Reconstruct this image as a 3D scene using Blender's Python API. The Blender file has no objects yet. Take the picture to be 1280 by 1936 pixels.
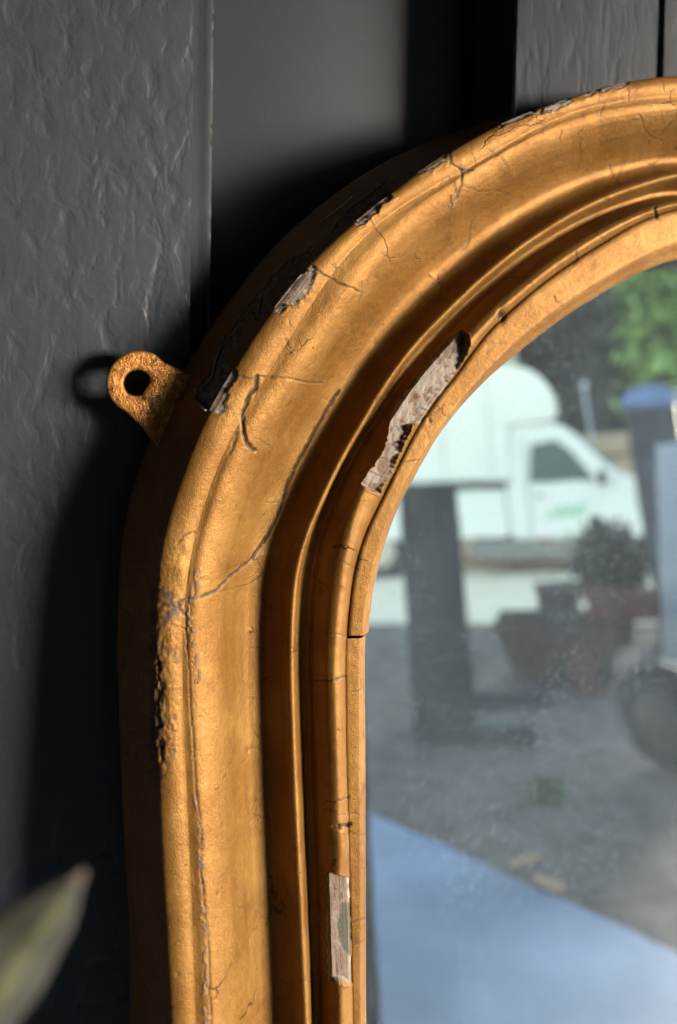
import bpy, bmesh, math, random
import numpy as np
from mathutils import Vector, Matrix

# ------------------------------------------------------------------ camera, world, sun, exposure
random.seed(4); rng = np.random.default_rng(7)
SC = bpy.context.scene
COL = SC.collection
TILT = math.radians(-7)                       # the mirror leans back against the wall
F, CX0 = 1500.0, 640.0                        # focal length and centre column of the 1280 x 1936 photograph
CY0 = 868 - F * math.tan(-2 * TILT)           # level line of the upright camera (lens shifted down)
YAW, DIST, EYE = math.radians(12), 0.40, 1.6
CAM = np.array([0.0, 0.0, EYE])
FWD = np.array([math.sin(YAW), math.cos(YAW), 0.0])
RGT = np.array([math.cos(YAW), -math.sin(YAW), 0.0])
UP = np.array([0.0, 0.0, 1.0])
cd = bpy.data.cameras.new('camera'); cam = bpy.data.objects.new('camera', cd); COL.objects.link(cam)
cam.location = CAM; cam.rotation_euler = (math.radians(90), 0, -YAW)
cd.sensor_fit = 'HORIZONTAL'; cd.sensor_width = 36; cd.lens = 36 * F / 1280; cd.shift_y = (CY0 - 968) / 1280
cd.clip_start = 0.01; cd.clip_end = 500
cd.dof.use_dof = True; cd.dof.focus_distance = 0.383; cd.dof.aperture_fstop = 6.2
SC.camera = cam

SUN_GRAZE, SUN_ELEV = math.radians(43), math.radians(4)    # angle to the wall, height
sdir = Vector((math.cos(SUN_ELEV) * math.cos(SUN_GRAZE), -math.cos(SUN_ELEV) * math.sin(SUN_GRAZE), math.sin(SUN_ELEV)))
w = bpy.data.worlds.new('World'); SC.world = w; w.use_nodes = True
nt = w.node_tree; bg = nt.nodes['Background']
sky = nt.nodes.new('ShaderNodeTexSky'); sky.sky_type = 'NISHITA'; sky.sun_disc = False
sky.sun_elevation = SUN_ELEV
sky.sun_rotation = math.atan2(sdir.x, sdir.y)
nt.links.new(sky.outputs[0], bg.inputs[0]); bg.inputs[1].default_value = 0.15
sl = bpy.data.lights.new('sun', 'SUN'); sl.energy = 4.1; sl.angle = math.radians(24); sl.color = (1, 0.95, 0.86)
sun = bpy.data.objects.new('sun', sl); COL.objects.link(sun)
sun.rotation_euler = sdir.to_track_quat('Z', 'Y').to_euler()
SC.view_settings.view_transform = 'Standard'; SC.view_settings.look = 'None'
SC.view_settings.exposure = 3.05; SC.view_settings.gamma = 1
SC.render.engine = 'CYCLES'

# ------------------------------------------------------------------ helpers
def tag(o, label=None, cat=None, group=None, kind=None):
    if label: o['label'] = label
    if cat: o['category'] = cat
    if group: o['group'] = group
    if kind: o['kind'] = kind
    return o

def empty(name, loc, rotz=0.0):
    o = bpy.data.objects.new(name, None); COL.objects.link(o)
    o.location = loc; o.rotation_euler = (0, 0, rotz); o.empty_display_size = 0.05
    return o

def mesh_obj(name, verts, faces, mat, parent=None, smooth=False):
    me = bpy.data.meshes.new(name); me.from_pydata([tuple(map(float, v)) for v in verts], [], faces); me.update()
    if smooth: me.polygons.foreach_set('use_smooth', [True] * len(me.polygons))
    me.materials.append(mat)
    o = bpy.data.objects.new(name, me); COL.objects.link(o)
    if parent: o.parent = parent
    return o

class MB:
    def __init__(s): s.v = []; s.f = []
    def box(s, x0, x1, y0, y1, z0, z1, bev=0.0):
        bm = bmesh.new(); bmesh.ops.create_cube(bm, size=1)
        for v in bm.verts:
            v.co = Vector(((x0 + x1) / 2 + v.co.x * (x1 - x0), (y0 + y1) / 2 + v.co.y * (y1 - y0), (z0 + z1) / 2 + v.co.z * (z1 - z0)))
        if bev: bmesh.ops.bevel(bm, geom=list(bm.edges), offset=bev, segments=2, affect='EDGES')
        return s.add(bm)
    def add(s, bm):
        n = len(s.v); bm.verts.index_update()
        s.v += [tuple(v.co) for v in bm.verts]; s.f += [[n + v.index for v in f.verts] for f in bm.faces]; bm.free(); return s
    def prism(s, pts, y0, y1, bev=0.0):                     # outline in x,z extruded along y
        bm = bmesh.new(); vs = [bm.verts.new((p[0], y0, p[1])) for p in pts]
        f = bm.faces.new(vs); r = bmesh.ops.extrude_face_region(bm, geom=[f])
        for e in r['geom']:
            if isinstance(e, bmesh.types.BMVert): e.co.y = y1
        bmesh.ops.recalc_face_normals(bm, faces=bm.faces)
        if bev: bmesh.ops.bevel(bm, geom=list(bm.edges), offset=bev, segments=3, affect='EDGES', clamp_overlap=True)
        return s.add(bm)
    def lathe(s, prof, seg=24, c=(0, 0, 0), axis='z'):
        n0 = len(s.v)
        for r, z in prof:
            for k in range(seg):
                a = 2 * math.pi * k / seg; p = (r * math.cos(a), r * math.sin(a), z)
                if axis == 'y': p = (p[0], p[2], p[1])
                s.v.append((p[0] + c[0], p[1] + c[1], p[2] + c[2]))
        for i in range(len(prof) - 1):
            for k in range(seg):
                a, b = n0 + i * seg + k, n0 + i * seg + (k + 1) % seg
                s.f.append([a, b, b + seg, a + seg])
        s.f.append([n0 + k for k in range(seg)][::-1]); s.f.append([n0 + (len(prof) - 1) * seg + k for k in range(seg)])
        return s
    def tube(s, pts, rad, seg=8):
        n0 = len(s.v); pts = [Vector(p) for p in pts]
        for i, p in enumerate(pts):
            d = (pts[min(i + 1, len(pts) - 1)] - pts[max(i - 1, 0)]).normalized()
            a = d.cross(Vector((0.3, 0.2, 1) if abs(d.z) < .9 else (1, 0, 0))).normalized(); b = d.cross(a)
            r = rad[i] if isinstance(rad, (list, tuple)) else rad
            for k in range(seg):
                t = 2 * math.pi * k / seg; s.v.append(tuple(p + (a * math.cos(t) + b * math.sin(t)) * r))
        for i in range(len(pts) - 1):
            for k in range(seg):
                a, b = n0 + i * seg + k, n0 + i * seg + (k + 1) % seg
                s.f.append([a, b, b + seg, a + seg])
        s.f.append([n0 + k for k in range(seg)][::-1]); s.f.append([n0 + (len(pts) - 1) * seg + k for k in range(seg)])
        return s
    def build(s, name, mat, parent=None, smooth=False): return mesh_obj(name, s.v, s.f, mat, parent, smooth)

def mat(name, col, rough=0.6, metal=0.0, noise=0.0, scale=20.0, bump=0.0, bscale=None, stretch=(1, 1, 1), detail=6.0):
    m = bpy.data.materials.new(name); m.use_nodes = True; t = m.node_tree; b = t.nodes['Principled BSDF']
    b.inputs['Roughness'].default_value = rough; b.inputs['Metallic'].default_value = metal
    b.inputs['Base Color'].default_value = (*col, 1)
    tc = t.nodes.new('ShaderNodeTexCoord'); mp = t.nodes.new('ShaderNodeMapping'); mp.inputs['Scale'].default_value = stretch
    t.links.new(tc.outputs['Object'], mp.inputs[0])
    if noise:
        n = t.nodes.new('ShaderNodeTexNoise'); n.inputs['Scale'].default_value = scale; n.inputs['Detail'].default_value = detail
        t.links.new(mp.outputs[0], n.inputs['Vector'])
        r = t.nodes.new('ShaderNodeMapRange'); r.inputs[1].default_value = 0.3; r.inputs[2].default_value = 0.7
        r.inputs[3].default_value = 1 - noise; r.inputs[4].default_value = 1 + noise
        t.links.new(n.outputs[0], r.inputs[0])
        mx = t.nodes.new('ShaderNodeVectorMath'); mx.operation = 'SCALE'; mx.inputs[0].default_value = col
        t.links.new(r.outputs[0], mx.inputs['Scale']); t.links.new(mx.outputs[0], b.inputs['Base Color'])
    if bump:
        n2 = t.nodes.new('ShaderNodeTexNoise'); n2.inputs['Scale'].default_value = bscale or scale; n2.inputs['Detail'].default_value = detail
        t.links.new(mp.outputs[0], n2.inputs['Vector'])
        bp = t.nodes.new('ShaderNodeBump'); bp.inputs['Strength'].default_value = 1.0; bp.inputs['Distance'].default_value = bump
        t.links.new(n2.outputs[0], bp.inputs['Height']); t.links.new(bp.outputs[0], b.inputs['Normal'])
    return m

class N:                                                     # tiny node-graph builder
    def __init__(s, m): s.t = m.node_tree
    def new(s, kind, **kw):
        n = s.t.nodes.new('ShaderNode' + kind)
        for k, v in kw.items():
            if k.startswith('i_'): n.inputs[int(k[2:]) if k[2:].isdigit() else k[2:].replace('_', ' ')].default_value = v
            else: setattr(n, k, v)
        return n
    def link(s, a, b): s.t.links.new(a, b)
    def math(s, op, a, b=None, clamp=False):
        n = s.t.nodes.new('ShaderNodeMath'); n.operation = op; n.use_clamp = clamp
        for i, x in enumerate((a, b)):
            if x is None: continue
            if isinstance(x, (int, float)): n.inputs[i].default_value = x
            else: s.link(x, n.inputs[i])
        return n.outputs[0]
    def noise(s, vec, scale, detail=5.0, rough=0.55, dist=0.0):
        n = s.new('TexNoise'); n.inputs['Scale'].default_value = scale; n.inputs['Detail'].default_value = detail
        n.inputs['Roughness'].default_value = rough; n.inputs['Distortion'].default_value = dist
        s.link(vec, n.inputs['Vector']); return n.outputs[0]
    def mapping(s, vec, scale=(1, 1, 1), rot=(0, 0, 0)):
        n = s.new('Mapping'); n.inputs['Scale'].default_value = scale; n.inputs['Rotation'].default_value = rot
        s.link(vec, n.inputs[0]); return n.outputs[0]
    def rng(s, x, a, b, c=0.0, d=1.0):
        n = s.new('MapRange'); n.interpolation_type = 'SMOOTHSTEP'
        for i, v in enumerate((a, b, c, d)): n.inputs[i + 1].default_value = v
        s.link(x, n.inputs[0]); return n.outputs[0]
    def mix(s, fac, a, b):
        n = s.t.nodes.new('ShaderNodeMix'); n.data_type = 'RGBA'
        for i, x in ((0, fac), (6, a), (7, b)):
            if isinstance(x, (int, float)): n.inputs[i].default_value = x
            elif isinstance(x, tuple): n.inputs[i].default_value = (*x, 1)
            else: s.link(x, n.inputs[i])
        return n.outputs[2]
    def bump(s, h, dist, normal=None):
        n = s.new('Bump'); n.inputs['Strength'].default_value = 1.0; n.inputs['Distance'].default_value = dist
        s.link(h, n.inputs['Height'])
        if normal: s.link(normal, n.inputs['Normal'])
        return n.outputs[0]

# ------------------------------------------------------------------ the mirror's own plane
P0 = CAM + DIST * (FWD - (968 - CY0) / F * UP)
NRM = np.array([0, -math.cos(TILT), -math.sin(TILT)])
EX = np.array([1.0, 0, 0]); EY = np.array([0, -math.sin(TILT), math.cos(TILT)])

def ray(px, py):
    return FWD + (px - CX0) / F * RGT - (py - CY0) / F * UP
def on_mirror(px, py, h):                                     # photo point -> mirror-plane x, y at height h above the glass
    d = ray(px, py); s = (np.dot(P0 - CAM, NRM) + h) / np.dot(d, NRM); q = CAM + s * d - P0
    return np.array([q @ EX, q @ EY])
def on_wall(px, py, y):
    d = ray(px, py); return CAM + d * (y / d[1])
def ground_hit(px, py, z=0.0):                                # where a thing seen in the glass stands
    d = ray(px, py); s = np.dot(P0 - CAM, NRM) / np.dot(d, NRM); q = CAM + s * d
    r = d - 2 * np.dot(d, NRM) * NRM; k = (z - q[2]) / r[2]
    return q + k * r, (s + k)
def in_glass(px, py, dist):
    d = ray(px, py); s = np.dot(P0 - CAM, NRM) / np.dot(d, NRM); q = CAM + s * d
    r = d - 2 * np.dot(d, NRM) * NRM; return q + (dist - s) * r
def local_to_px(L):                                           # (n,3) local x, y, h -> photo coordinates
    W = P0 + L[:, :1] * EX + L[:, 1:2] * EY + L[:, 2:3] * NRM - CAM
    z = W @ FWD; return np.stack([CX0 + F * (W @ RGT) / z, CY0 - F * (W @ UP) / z], 1)

# ------------------------------------------------------------------ materials of the mirror
def gold_material(name='old_gold_paint'):
    m = bpy.data.materials.new(name); m.use_nodes = True; g = N(m); b = m.node_tree.nodes['Principled BSDF']
    at = g.new('Attribute', attribute_name='wear'); at2 = g.new('Attribute', attribute_name='tone')
    uv = g.new('UVMap').outputs[0]; ob = g.new('TexCoord').outputs['Object']
    sp = g.new('SeparateColor'); g.link(at.outputs['Color'], sp.inputs[0]); chip, crack, gesso = sp.outputs
    sp2 = g.new('SeparateColor'); g.link(at2.outputs['Color'], sp2.inputs[0]); green, grime, rust = sp2.outputs
    big = g.noise(ob, 28, 5); streak = g.noise(g.mapping(uv, (14, 260, 1)), 1.0, 6, 0.6); fine = g.noise(ob, 1500, 3, 0.65); mid = g.noise(ob, 420, 4, 0.6)
    c = g.mix(g.rng(big, .35, .68), (0.113, 0.0515, 0.0095), (0.152, 0.0765, 0.0180))
    c = g.mix(g.math('MULTIPLY', g.rng(streak, .45, .75), .35), c, (0.070, 0.029, 0.004))
    c = g.mix(g.math('MULTIPLY', g.rng(fine, .52, .72), .35), c, (0.23, 0.132, 0.036))
    c = g.mix(g.math('MULTIPLY', g.rng(mid, .62, .74), .35), c, (0.07, 0.03, 0.009))
    spot = g.new('TexVoronoi'); spot.inputs['Scale'].default_value = 170; g.link(ob, spot.inputs['Vector'])
    sel = g.math('MULTIPLY', g.rng(spot.outputs['Distance'], .09, .05), g.rng(g.noise(ob, 60, 2), .53, .6))
    c = g.mix(g.math('MULTIPLY', sel, .8), c, (0.06, 0.03, 0.015))
    pat = g.rng(g.noise(ob, 70, 6, .65), .52, .70); c = g.mix(g.math('MULTIPLY', pat, .45), c, (0.056, 0.024, 0.0045))
    rub = g.rng(g.noise(ob, 45, 5, .6), .55, .72); c = g.mix(g.math('MULTIPLY', rub, .40), c, (0.20, 0.116, 0.030))
    wp = g.new('VectorMath', operation='ADD'); nz = g.new('TexNoise'); nz.inputs['Scale'].default_value = 60; nz.inputs['Detail'].default_value = 4; g.link(ob, nz.inputs['Vector'])
    sc_ = g.new('VectorMath', operation='SCALE'); sc_.inputs['Scale'].default_value = .022; g.link(nz.outputs['Color'], sc_.inputs[0]); g.link(ob, wp.inputs[0]); g.link(sc_.outputs[0], wp.inputs[1])
    vo = g.new('TexVoronoi', feature='DISTANCE_TO_EDGE'); vo.inputs['Scale'].default_value = 24; g.link(wp.outputs[0], vo.inputs['Vector'])
    hair = g.math('MULTIPLY', g.rng(vo.outputs['Distance'], .012, .003), g.rng(g.noise(ob, 30, 3), .56, .64))
    c = g.mix(g.math('MULTIPLY', hair, .75), c, (0.02, 0.010, 0.004))
    # bare wood and gesso
    wn = g.noise(g.mapping(uv, (60, 900, 1)), 1.0, 6, 0.65); wn2 = g.noise(ob, 240, 5, 0.65)
    wood = g.mix(g.rng(wn, .3, .7), (0.055, 0.036, 0.025), (0.15, 0.108, 0.080))
    wood = g.mix(g.rng(wn2, .5, .68), wood, (0.135, 0.115, 0.100))
    wood = g.mix(gesso, wood, (0.20, 0.185, 0.165))
    wood = g.mix(rust, wood, (0.09, 0.03, 0.01)); wood = g.mix(green, wood, (0.050, 0.050, 0.038))
    c = g.mix(g.math('MULTIPLY', grime, .88), c, (0.018, 0.013, 0.009))
    c = g.mix(chip, c, wood)
    c = g.mix(g.math('MULTIPLY', crack, .92), c, (0.012, 0.008, 0.005))
    g.link(c, b.inputs['Base Color'])
    g.link(g.math('MULTIPLY', .52, g.math('SUBTRACT', 1.0, g.math('MAXIMUM', g.math('MAXIMUM', chip, crack), grime), True)), b.inputs['Metallic'])
    g.link(g.math('ADD', g.rng(mid, .3, .7, .44, .56), g.math('MULTIPLY', chip, .4)), b.inputs['Roughness'])
    h = g.math('ADD', g.math('MULTIPLY', fine, .00024), g.math('ADD', g.math('MULTIPLY', mid, .00016), g.math('MULTIPLY', streak, .00010)))
    h = g.math('ADD', h, g.math('MULTIPLY', chip, g.math('ADD', g.math('MULTIPLY', wn, .0005), g.math('MULTIPLY', wn2, .0006))))
    h = g.math('SUBTRACT', h, g.math('ADD', g.math('MULTIPLY', sel, .0004), g.math('MULTIPLY', hair, .0002)))
    g.link(g.bump(h, 1.0), b.inputs['Normal']); b.inputs['Specular IOR Level'].default_value = .22
    return m
GOLD = gold_material()

def glass_material():
    m = bpy.data.materials.new('old_mirror_glass'); m.use_nodes = True; g = N(m); t = m.node_tree; b = t.nodes['Principled BSDF']; out = t.nodes['Material Output']
    ob = g.new('TexCoord').outputs['Object']
    b.inputs['Base Color'].default_value = (0.86, 0.90, 0.89, 1); b.inputs['Metallic'].default_value = 1; b.inputs['Roughness'].default_value = 0.0
    wav = g.noise(ob, 16, 2); g.link(g.bump(wav, .00006), b.inputs['Normal'])
    dust = g.new('BsdfDiffuse'); dust.inputs[0].default_value = (0.40, 0.50, 0.62, 1)
    v = g.noise(g.mapping(ob, (260, 14, 260)), 1.0, 5, .6); d1 = g.noise(g.mapping(ob, (500, 30, 500), (0, 0, math.radians(-38))), 1.0, 4, .6)
    patch = g.rng(g.noise(ob, 22, 4, .6), .38, .68); fine = g.noise(ob, 1600, 3, .6); sp = g.rng(fine, .66, .74)
    f = g.math('MULTIPLY', g.rng(v, .46, .74), .045)
    f = g.math('ADD', f, g.math('MULTIPLY', g.rng(d1, .6, .78), .022))
    f = g.math('ADD', f, g.math('MULTIPLY', sp, .03)); f = g.math('MULTIPLY', f, g.math('ADD', patch, .25))
    f = g.math('ADD', f, g.rng(g.noise(ob, 9, 3), .35, .7, .034, .058), True)
    ms = g.new('MixShader'); g.link(f, ms.inputs[0]); g.link(b.outputs[0], ms.inputs[1]); g.link(dust.outputs[0], ms.inputs[2]); g.link(ms.outputs[0], out.inputs[0])
    return m
GLASS = glass_material()

def wall_material(name, col, sx, amp, bscale, rough=.42, fine=.00010, spec=.4):
    m = bpy.data.materials.new(name); m.use_nodes = True; g = N(m); b = m.node_tree.nodes['Principled BSDF']
    ob = g.new('TexCoord').outputs['Object']
    big = g.noise(ob, 9, 4)
    c = g.mix(big, tuple(x * .8 for x in col), tuple(x * 1.2 for x in col)); g.link(c, b.inputs['Base Color'])
    w0 = g.noise(g.mapping(ob, (sx, sx, 1.0)), bscale, 2.5, .5, .35); wr = g.math('POWER', g.math('SUBTRACT', 1.0, g.math('ABSOLUTE', g.math('SUBTRACT', g.math('MULTIPLY', w0, 2.0), 1.0))), 1.8); pel = g.noise(ob, 900, 3)
    lump = g.noise(g.mapping(ob, (sx * .6, 1, 1)), bscale * .45, 3, .5, .5)
    h = g.math('ADD', g.math('ADD', g.math('MULTIPLY', wr, amp * .35), g.math('MULTIPLY', w0, amp * 2.2)), g.math('ADD', g.math('MULTIPLY', pel, fine), g.math('MULTIPLY', lump, amp * 1.3)))
    g.link(g.bump(h, 1.0), b.inputs['Normal']); b.inputs['Roughness'].default_value = rough; b.inputs['Specular IOR Level'].default_value = spec
    return m
BOARD = wall_material('dark_grey_wrinkled_paint', (0.0195, 0.0235, 0.0300), 1.7, .00055, 52, .42)
PANEL = wall_material('dark_grey_smooth_paint', (0.0145, 0.0185, 0.025), 1.2, .00003, 60, .45, .00020)
BOARD2 = wall_material('dark_grey_grain_paint', (0.013, 0.017, 0.023), 4.0, .0005, 30, .6, spec=.12)

# ------------------------------------------------------------------ panelled wall behind the mirror
YB = P0[1] + 0.034; YP = YB + 0.072                            # front of the boards, face of the recessed panel
def wx(px, py, y): return on_wall(px, py, y)[0]
wall = tag(empty('panelled_wall', (0.1, YB, 0)), 'dark grey painted wall of upright boards and a recessed panel behind the gilt mirror', 'wall')
def board(name, xa0, xb0, xa1, xb1, yf, yb, m, bev, z0=0.0, z1=2.7, zm=1.5):
    # left and right edges given at two heights of the photo so that the boards keep their slight lean
    (pa, qa), (pb, qb) = (xa0, xa1), (xb0, xb1)
    def at(e, z):
        (u0, v0), (u1, v1) = e; a = on_wall(u0, v0, yf); c = on_wall(u1, v1, yf)
        k = (a[0] - c[0]) / (a[2] - c[2]); return c[0] + k * (z - c[2])
    bm = bmesh.new(); vs = []
    for y in (yf, yb):
        for z in (z0, z1):
            for e in (pa, pb):
                vs.append(bm.verts.new((at((e, qa if e is pa else qb), z) - 0.1, y - YB, z)))
    for f in ((0, 1, 3, 2), (5, 4, 6, 7), (0, 4, 5, 1), (2, 3, 7, 6), (0, 2, 6, 4), (1, 5, 7, 3)): bm.faces.new([vs[i] for i in f])
    bmesh.ops.recalc_face_normals(bm, faces=bm.faces)
    if bev: bmesh.ops.bevel(bm, geom=[e for e in bm.edges if abs(e.verts[0].co.z - e.verts[1].co.z) > 1], offset=bev, segments=5, affect='EDGES')
    o = MB().add(bm).build(name, m, wall, True)
    md = o.modifiers.new('weighted_normal', 'WEIGHTED_NORMAL'); md.keep_sharp = True
    return o
board('upright_board', (-2600, 0), (406, 0), (-2600, 480), (400, 480), YB, YP + .03, BOARD, .011)
board('upright_board', (972, 0), (1250, 0), (966, 240), (1242, 240), YB + .012, YP + .03, BOARD2, .0025)
board('upright_board', (1253, 0), (1700, 0), (1247, 240), (1694, 240), YB + .016, YP + .03, BOARD2, .002)
board('recessed_panel', (380, 0), (1000, 0), (374, 480), (994, 480), YP, YP + .02, PANEL, 0)
board('recessed_panel', (1690, 0), (5200, 0), (1684, 240), (5194, 240), YP + .001, YP + .02, PANEL, 0)

# ------------------------------------------------------------------ the moulded frame, swept along its arch
S = 0.001
hh = dict(B=26.4, V=28, R=28, F=17, H=15, I=5.5, J=6.5, L=1.0)
rails_px = dict(
 B=[(322,1936),(312,1750),(303,1600),(298,1450),(293,1250),(297,1100),(306,1010),(331,937),(362,851),(386,792),(425,725),(452,682),(489,620),(537,558),(600,482),(640,445),(670,420),(740,366),(790,325),(855,285),(940,238),(1075,187),(1180,156),(1280,143)],
 V=[(371,1936),(364,1750),(351,1444),(346,1300),(346,1200),(353,1100),(362,1040),(385,960),(405,900),(420,861),(472,765),(517,692),(558,625),(600,560),(640,500),(690,448),(740,404),(840,345),(920,300),(990,257),(1090,210),(1180,192),(1280,184)],
 R=[(398,1936),(391,1750),(378,1500),(369,1300),(370,1150),(382,1050),(404,975),(432,890),(466,826),(512,755),(560,685),(605,618),(660,540),(715,470),(790,402),(880,338),(940,300),(1040,252),(1140,220),(1280,203)],
 F=[(580,1936),(573,1800),(566,1650),(559,1500),(555,1400),(552,1250),(554,1150),(562,1070),(580,1010),(607,950),(634,890),(686,800),(731,724),(772,667),(813,622),(858,578),(940,503),(1040,430),(1145,374),(1230,345),(1280,329)],
 H=[(645,1936),(643,1700),(638,1500),(632,1300),(636,1180),(646,1090),(662,1010),(685,935),(722,868),(765,800),(830,713),(890,645),(930,600),(990,548),(1090,474),(1190,416),(1280,384)],
 I=[(670,1936),(668,1850),(664,1700),(660,1550),(656,1400),(655,1250),(660,1165),(672,1070),(692,1005),(723,944),(758,872),(792,805),(865,708),(899,660),(930,620),(967,588),(1058,514),(1140,462),(1190,430),(1280,395)],
 J=[(688,1936),(688,1600),(687,1350),(688,1220),(696,1130),(712,1060),(735,985),(768,910),(805,850),(850,788),(905,722),(960,663),(1010,620),(1060,582),(1140,530),(1210,490),(1280,458)],
 L=[(697,1936),(696,1600),(695,1350),(695,1230),(703,1130),(724,1040),(750,964),(788,895),(830,820),(882,757),(942,697),(985,663),(1026,630),(1078,592),(1130,560),(1205,518),(1280,489)])
C2 = on_mirror(1352, 1190, 0)
RREF = 0.24
E2 = RREF * math.pi / 2
def sm(x, a, b):
    t = np.clip((x - a) / (b - a), 0, 1); return t * t * (3 - 2 * t)
LEG = 0.42 + C2[1]                                             # how far the legs go below the springing
sig = np.arange(-LEG, RREF * math.pi / 2 + 1e-9, 0.0005)
def rail_value(pts, h):
    s, v = [], []
    for p in pts:
        x, y = on_mirror(*p, h * S); dx, dy = C2[0] - x, y - C2[1]
        if dy < 0: s.append(dy); v.append(dx)
        else: s.append(math.atan2(dy, dx) * RREF); v.append(math.hypot(dx, dy))
    o = np.argsort(s); s = np.array(s)[o]; v = np.array(v)[o]
    end = RREF * math.pi / 2
    s = np.concatenate([s, [2 * end - x for x in s[::-1][:6]]]); v = np.concatenate([v, v[::-1][:6]])
    full = np.arange(-LEG - .06, end + .06, .0005); y = np.interp(full, s, v)
    k = np.arange(-60, 61) * .0005; ker = np.exp(-.5 * (k / .0085) ** 2); ker /= ker.sum()
    ys = np.convolve(np.pad(y, 60, mode='edge'), ker, 'valid')
    return full, ys
RV = {k: rail_value(p, hh[k]) for k, p in rails_px.items()}
def rv(k, s):
    e = RREF * math.pi / 2; s = np.where(s > e, 2 * e - s, s); return np.interp(s, *RV[k])
EXTRA = {'A': ('B', .0185), 'A2': ('B', .0175), 'FO': ('F', .0031), 'FI': ('F', -.0030), 'IO': ('I', .0006), 'II': ('I', -.0004), 'L2': ('L', -.0001), 'VI': ('V', -.0006)}
def val(k, s):
    if k == 'A': return rv('B', s) + .0185 * (1 - .93 * sm(np.minimum(s, 2 * E2 - s) / RREF, math.radians(48), math.radians(84)))
    if k in EXTRA: return rv(EXTRA[k][0], s) + EXTRA[k][1]
    return rv(k, s)
# strips: each a list of (rail a, rail b, fraction, height mm)
STRIPS = {
 'outer_side': [('A','B',0,-18),('A','B',.04,-13),('A','B',.25,-4),('A','B',.5,6),('A','B',.75,16),('A','B',.93,23.6),('A','B',1,26.4)],
 'outer_bead': [('B','V',0,26.4),('B','V',.05,27.9),('B','V',.14,28.7),('B','V',.26,29.2),('B','V',.42,29.5),('B','V',.6,29.4),('B','V',.8,28.7),('B','V',.93,28.0),('B','V',1,27.8)],
 'cove': [('V','R',0,27.8),('V','R',.25,27.9),('V','R',.6,28.2),('V','R',1,28.0),('R','FO',.07,26.9),('R','FO',.16,24.4),('R','FO',.27,20.2),('R','FO',.38,14.6),('R','FO',.49,9.2),('R','FO',.60,4.8),('R','FO',.70,2.2),('R','FO',.79,1.9),('R','FO',.88,4.0),('R','FO',.95,7.8),('R','FO',1,12.2)],
 'fillet': [('FO','F',0,12.2),('FO','F',.3,14.8),('FO','F',.65,16.5),('FO','F',1,17.0),('F','FI',.4,16.2),('F','FI',.8,13.2),('F','FI',1,10.0)],
 'inner_bead': [('FI','H',0,10.0),('FI','H',.1,4.0),('FI','H',.25,-1.0),('FI','H',.4,-1.0),('FI','H',.56,4.6),('FI','H',.72,10.4),('FI','H',.87,13.9),('FI','H',1,15.0),('H','IO',.3,14.4),('H','IO',.6,12.2),('H','IO',.85,8.8),('H','IO',1,6.2),('IO','I',1,4.6)],
 'slip': [('I','II',0,4.4),('I','II',1,6.4),('II','J',.15,6.9),('II','J',.6,6.9),('II','J',.94,6.7),('II','J',1,6.2),('J','L',.5,3.8),('J','L',1,1.4),('L','L2',1,-.5)],
}

# ---- wear on the frame, placed on its surface
def vnoise(x, y, seed):
    r = np.random.default_rng(seed); T = r.random((64, 64)); xi = np.floor(x).astype(int); yi = np.floor(y).astype(int)
    fx = x - xi; fy = y - yi; fx = fx * fx * (3 - 2 * fx); fy = fy * fy * (3 - 2 * fy)
    g = lambda a, b: T[a % 64, b % 64]
    return (g(xi, yi) * (1 - fx) + g(xi + 1, yi) * fx) * (1 - fy) + (g(xi, yi + 1) * (1 - fx) + g(xi + 1, yi + 1) * fx) * fy
def fbm(x, y, seed, o=4):
    a = 0; s = 0
    for i in range(o): a = a + vnoise(x * 2 ** i, y * 2 ** i, seed + i) * .5 ** i; s += .5 ** i
    return a / s
def seg_dist(P, pts):
    d = np.full(len(P), 1e9)
    for a, b in zip(pts[:-1], pts[1:]):
        a = np.array(a, float); b = np.array(b, float); ab = b - a; L2 = max(ab @ ab, 1e-9)
        t = np.clip(((P - a) @ ab) / L2, 0, 1); q = P - a - t[:, None] * ab; d = np.minimum(d, np.hypot(q[:, 0], q[:, 1]))
    return d
def poly_sd(P, pts):                                           # > 0 inside
    d = seg_dist(P, pts + [pts[0]]); ins = np.zeros(len(P), bool); x, y = P[:, 0], P[:, 1]; j = len(pts) - 1
    for i in range(len(pts)):
        xi, yi = pts[i]; xj, yj = pts[j]; c = ((yi > y) != (yj > y)) & (x < (xj - xi) * (y - yi) / (yj - yi + 1e-9) + xi); ins ^= c; j = i
    return np.where(ins, d, -d)
def sm(x, a, b):
    t = np.clip((x - a) / (b - a), 0, 1); return t * t * (3 - 2 * t)
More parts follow.
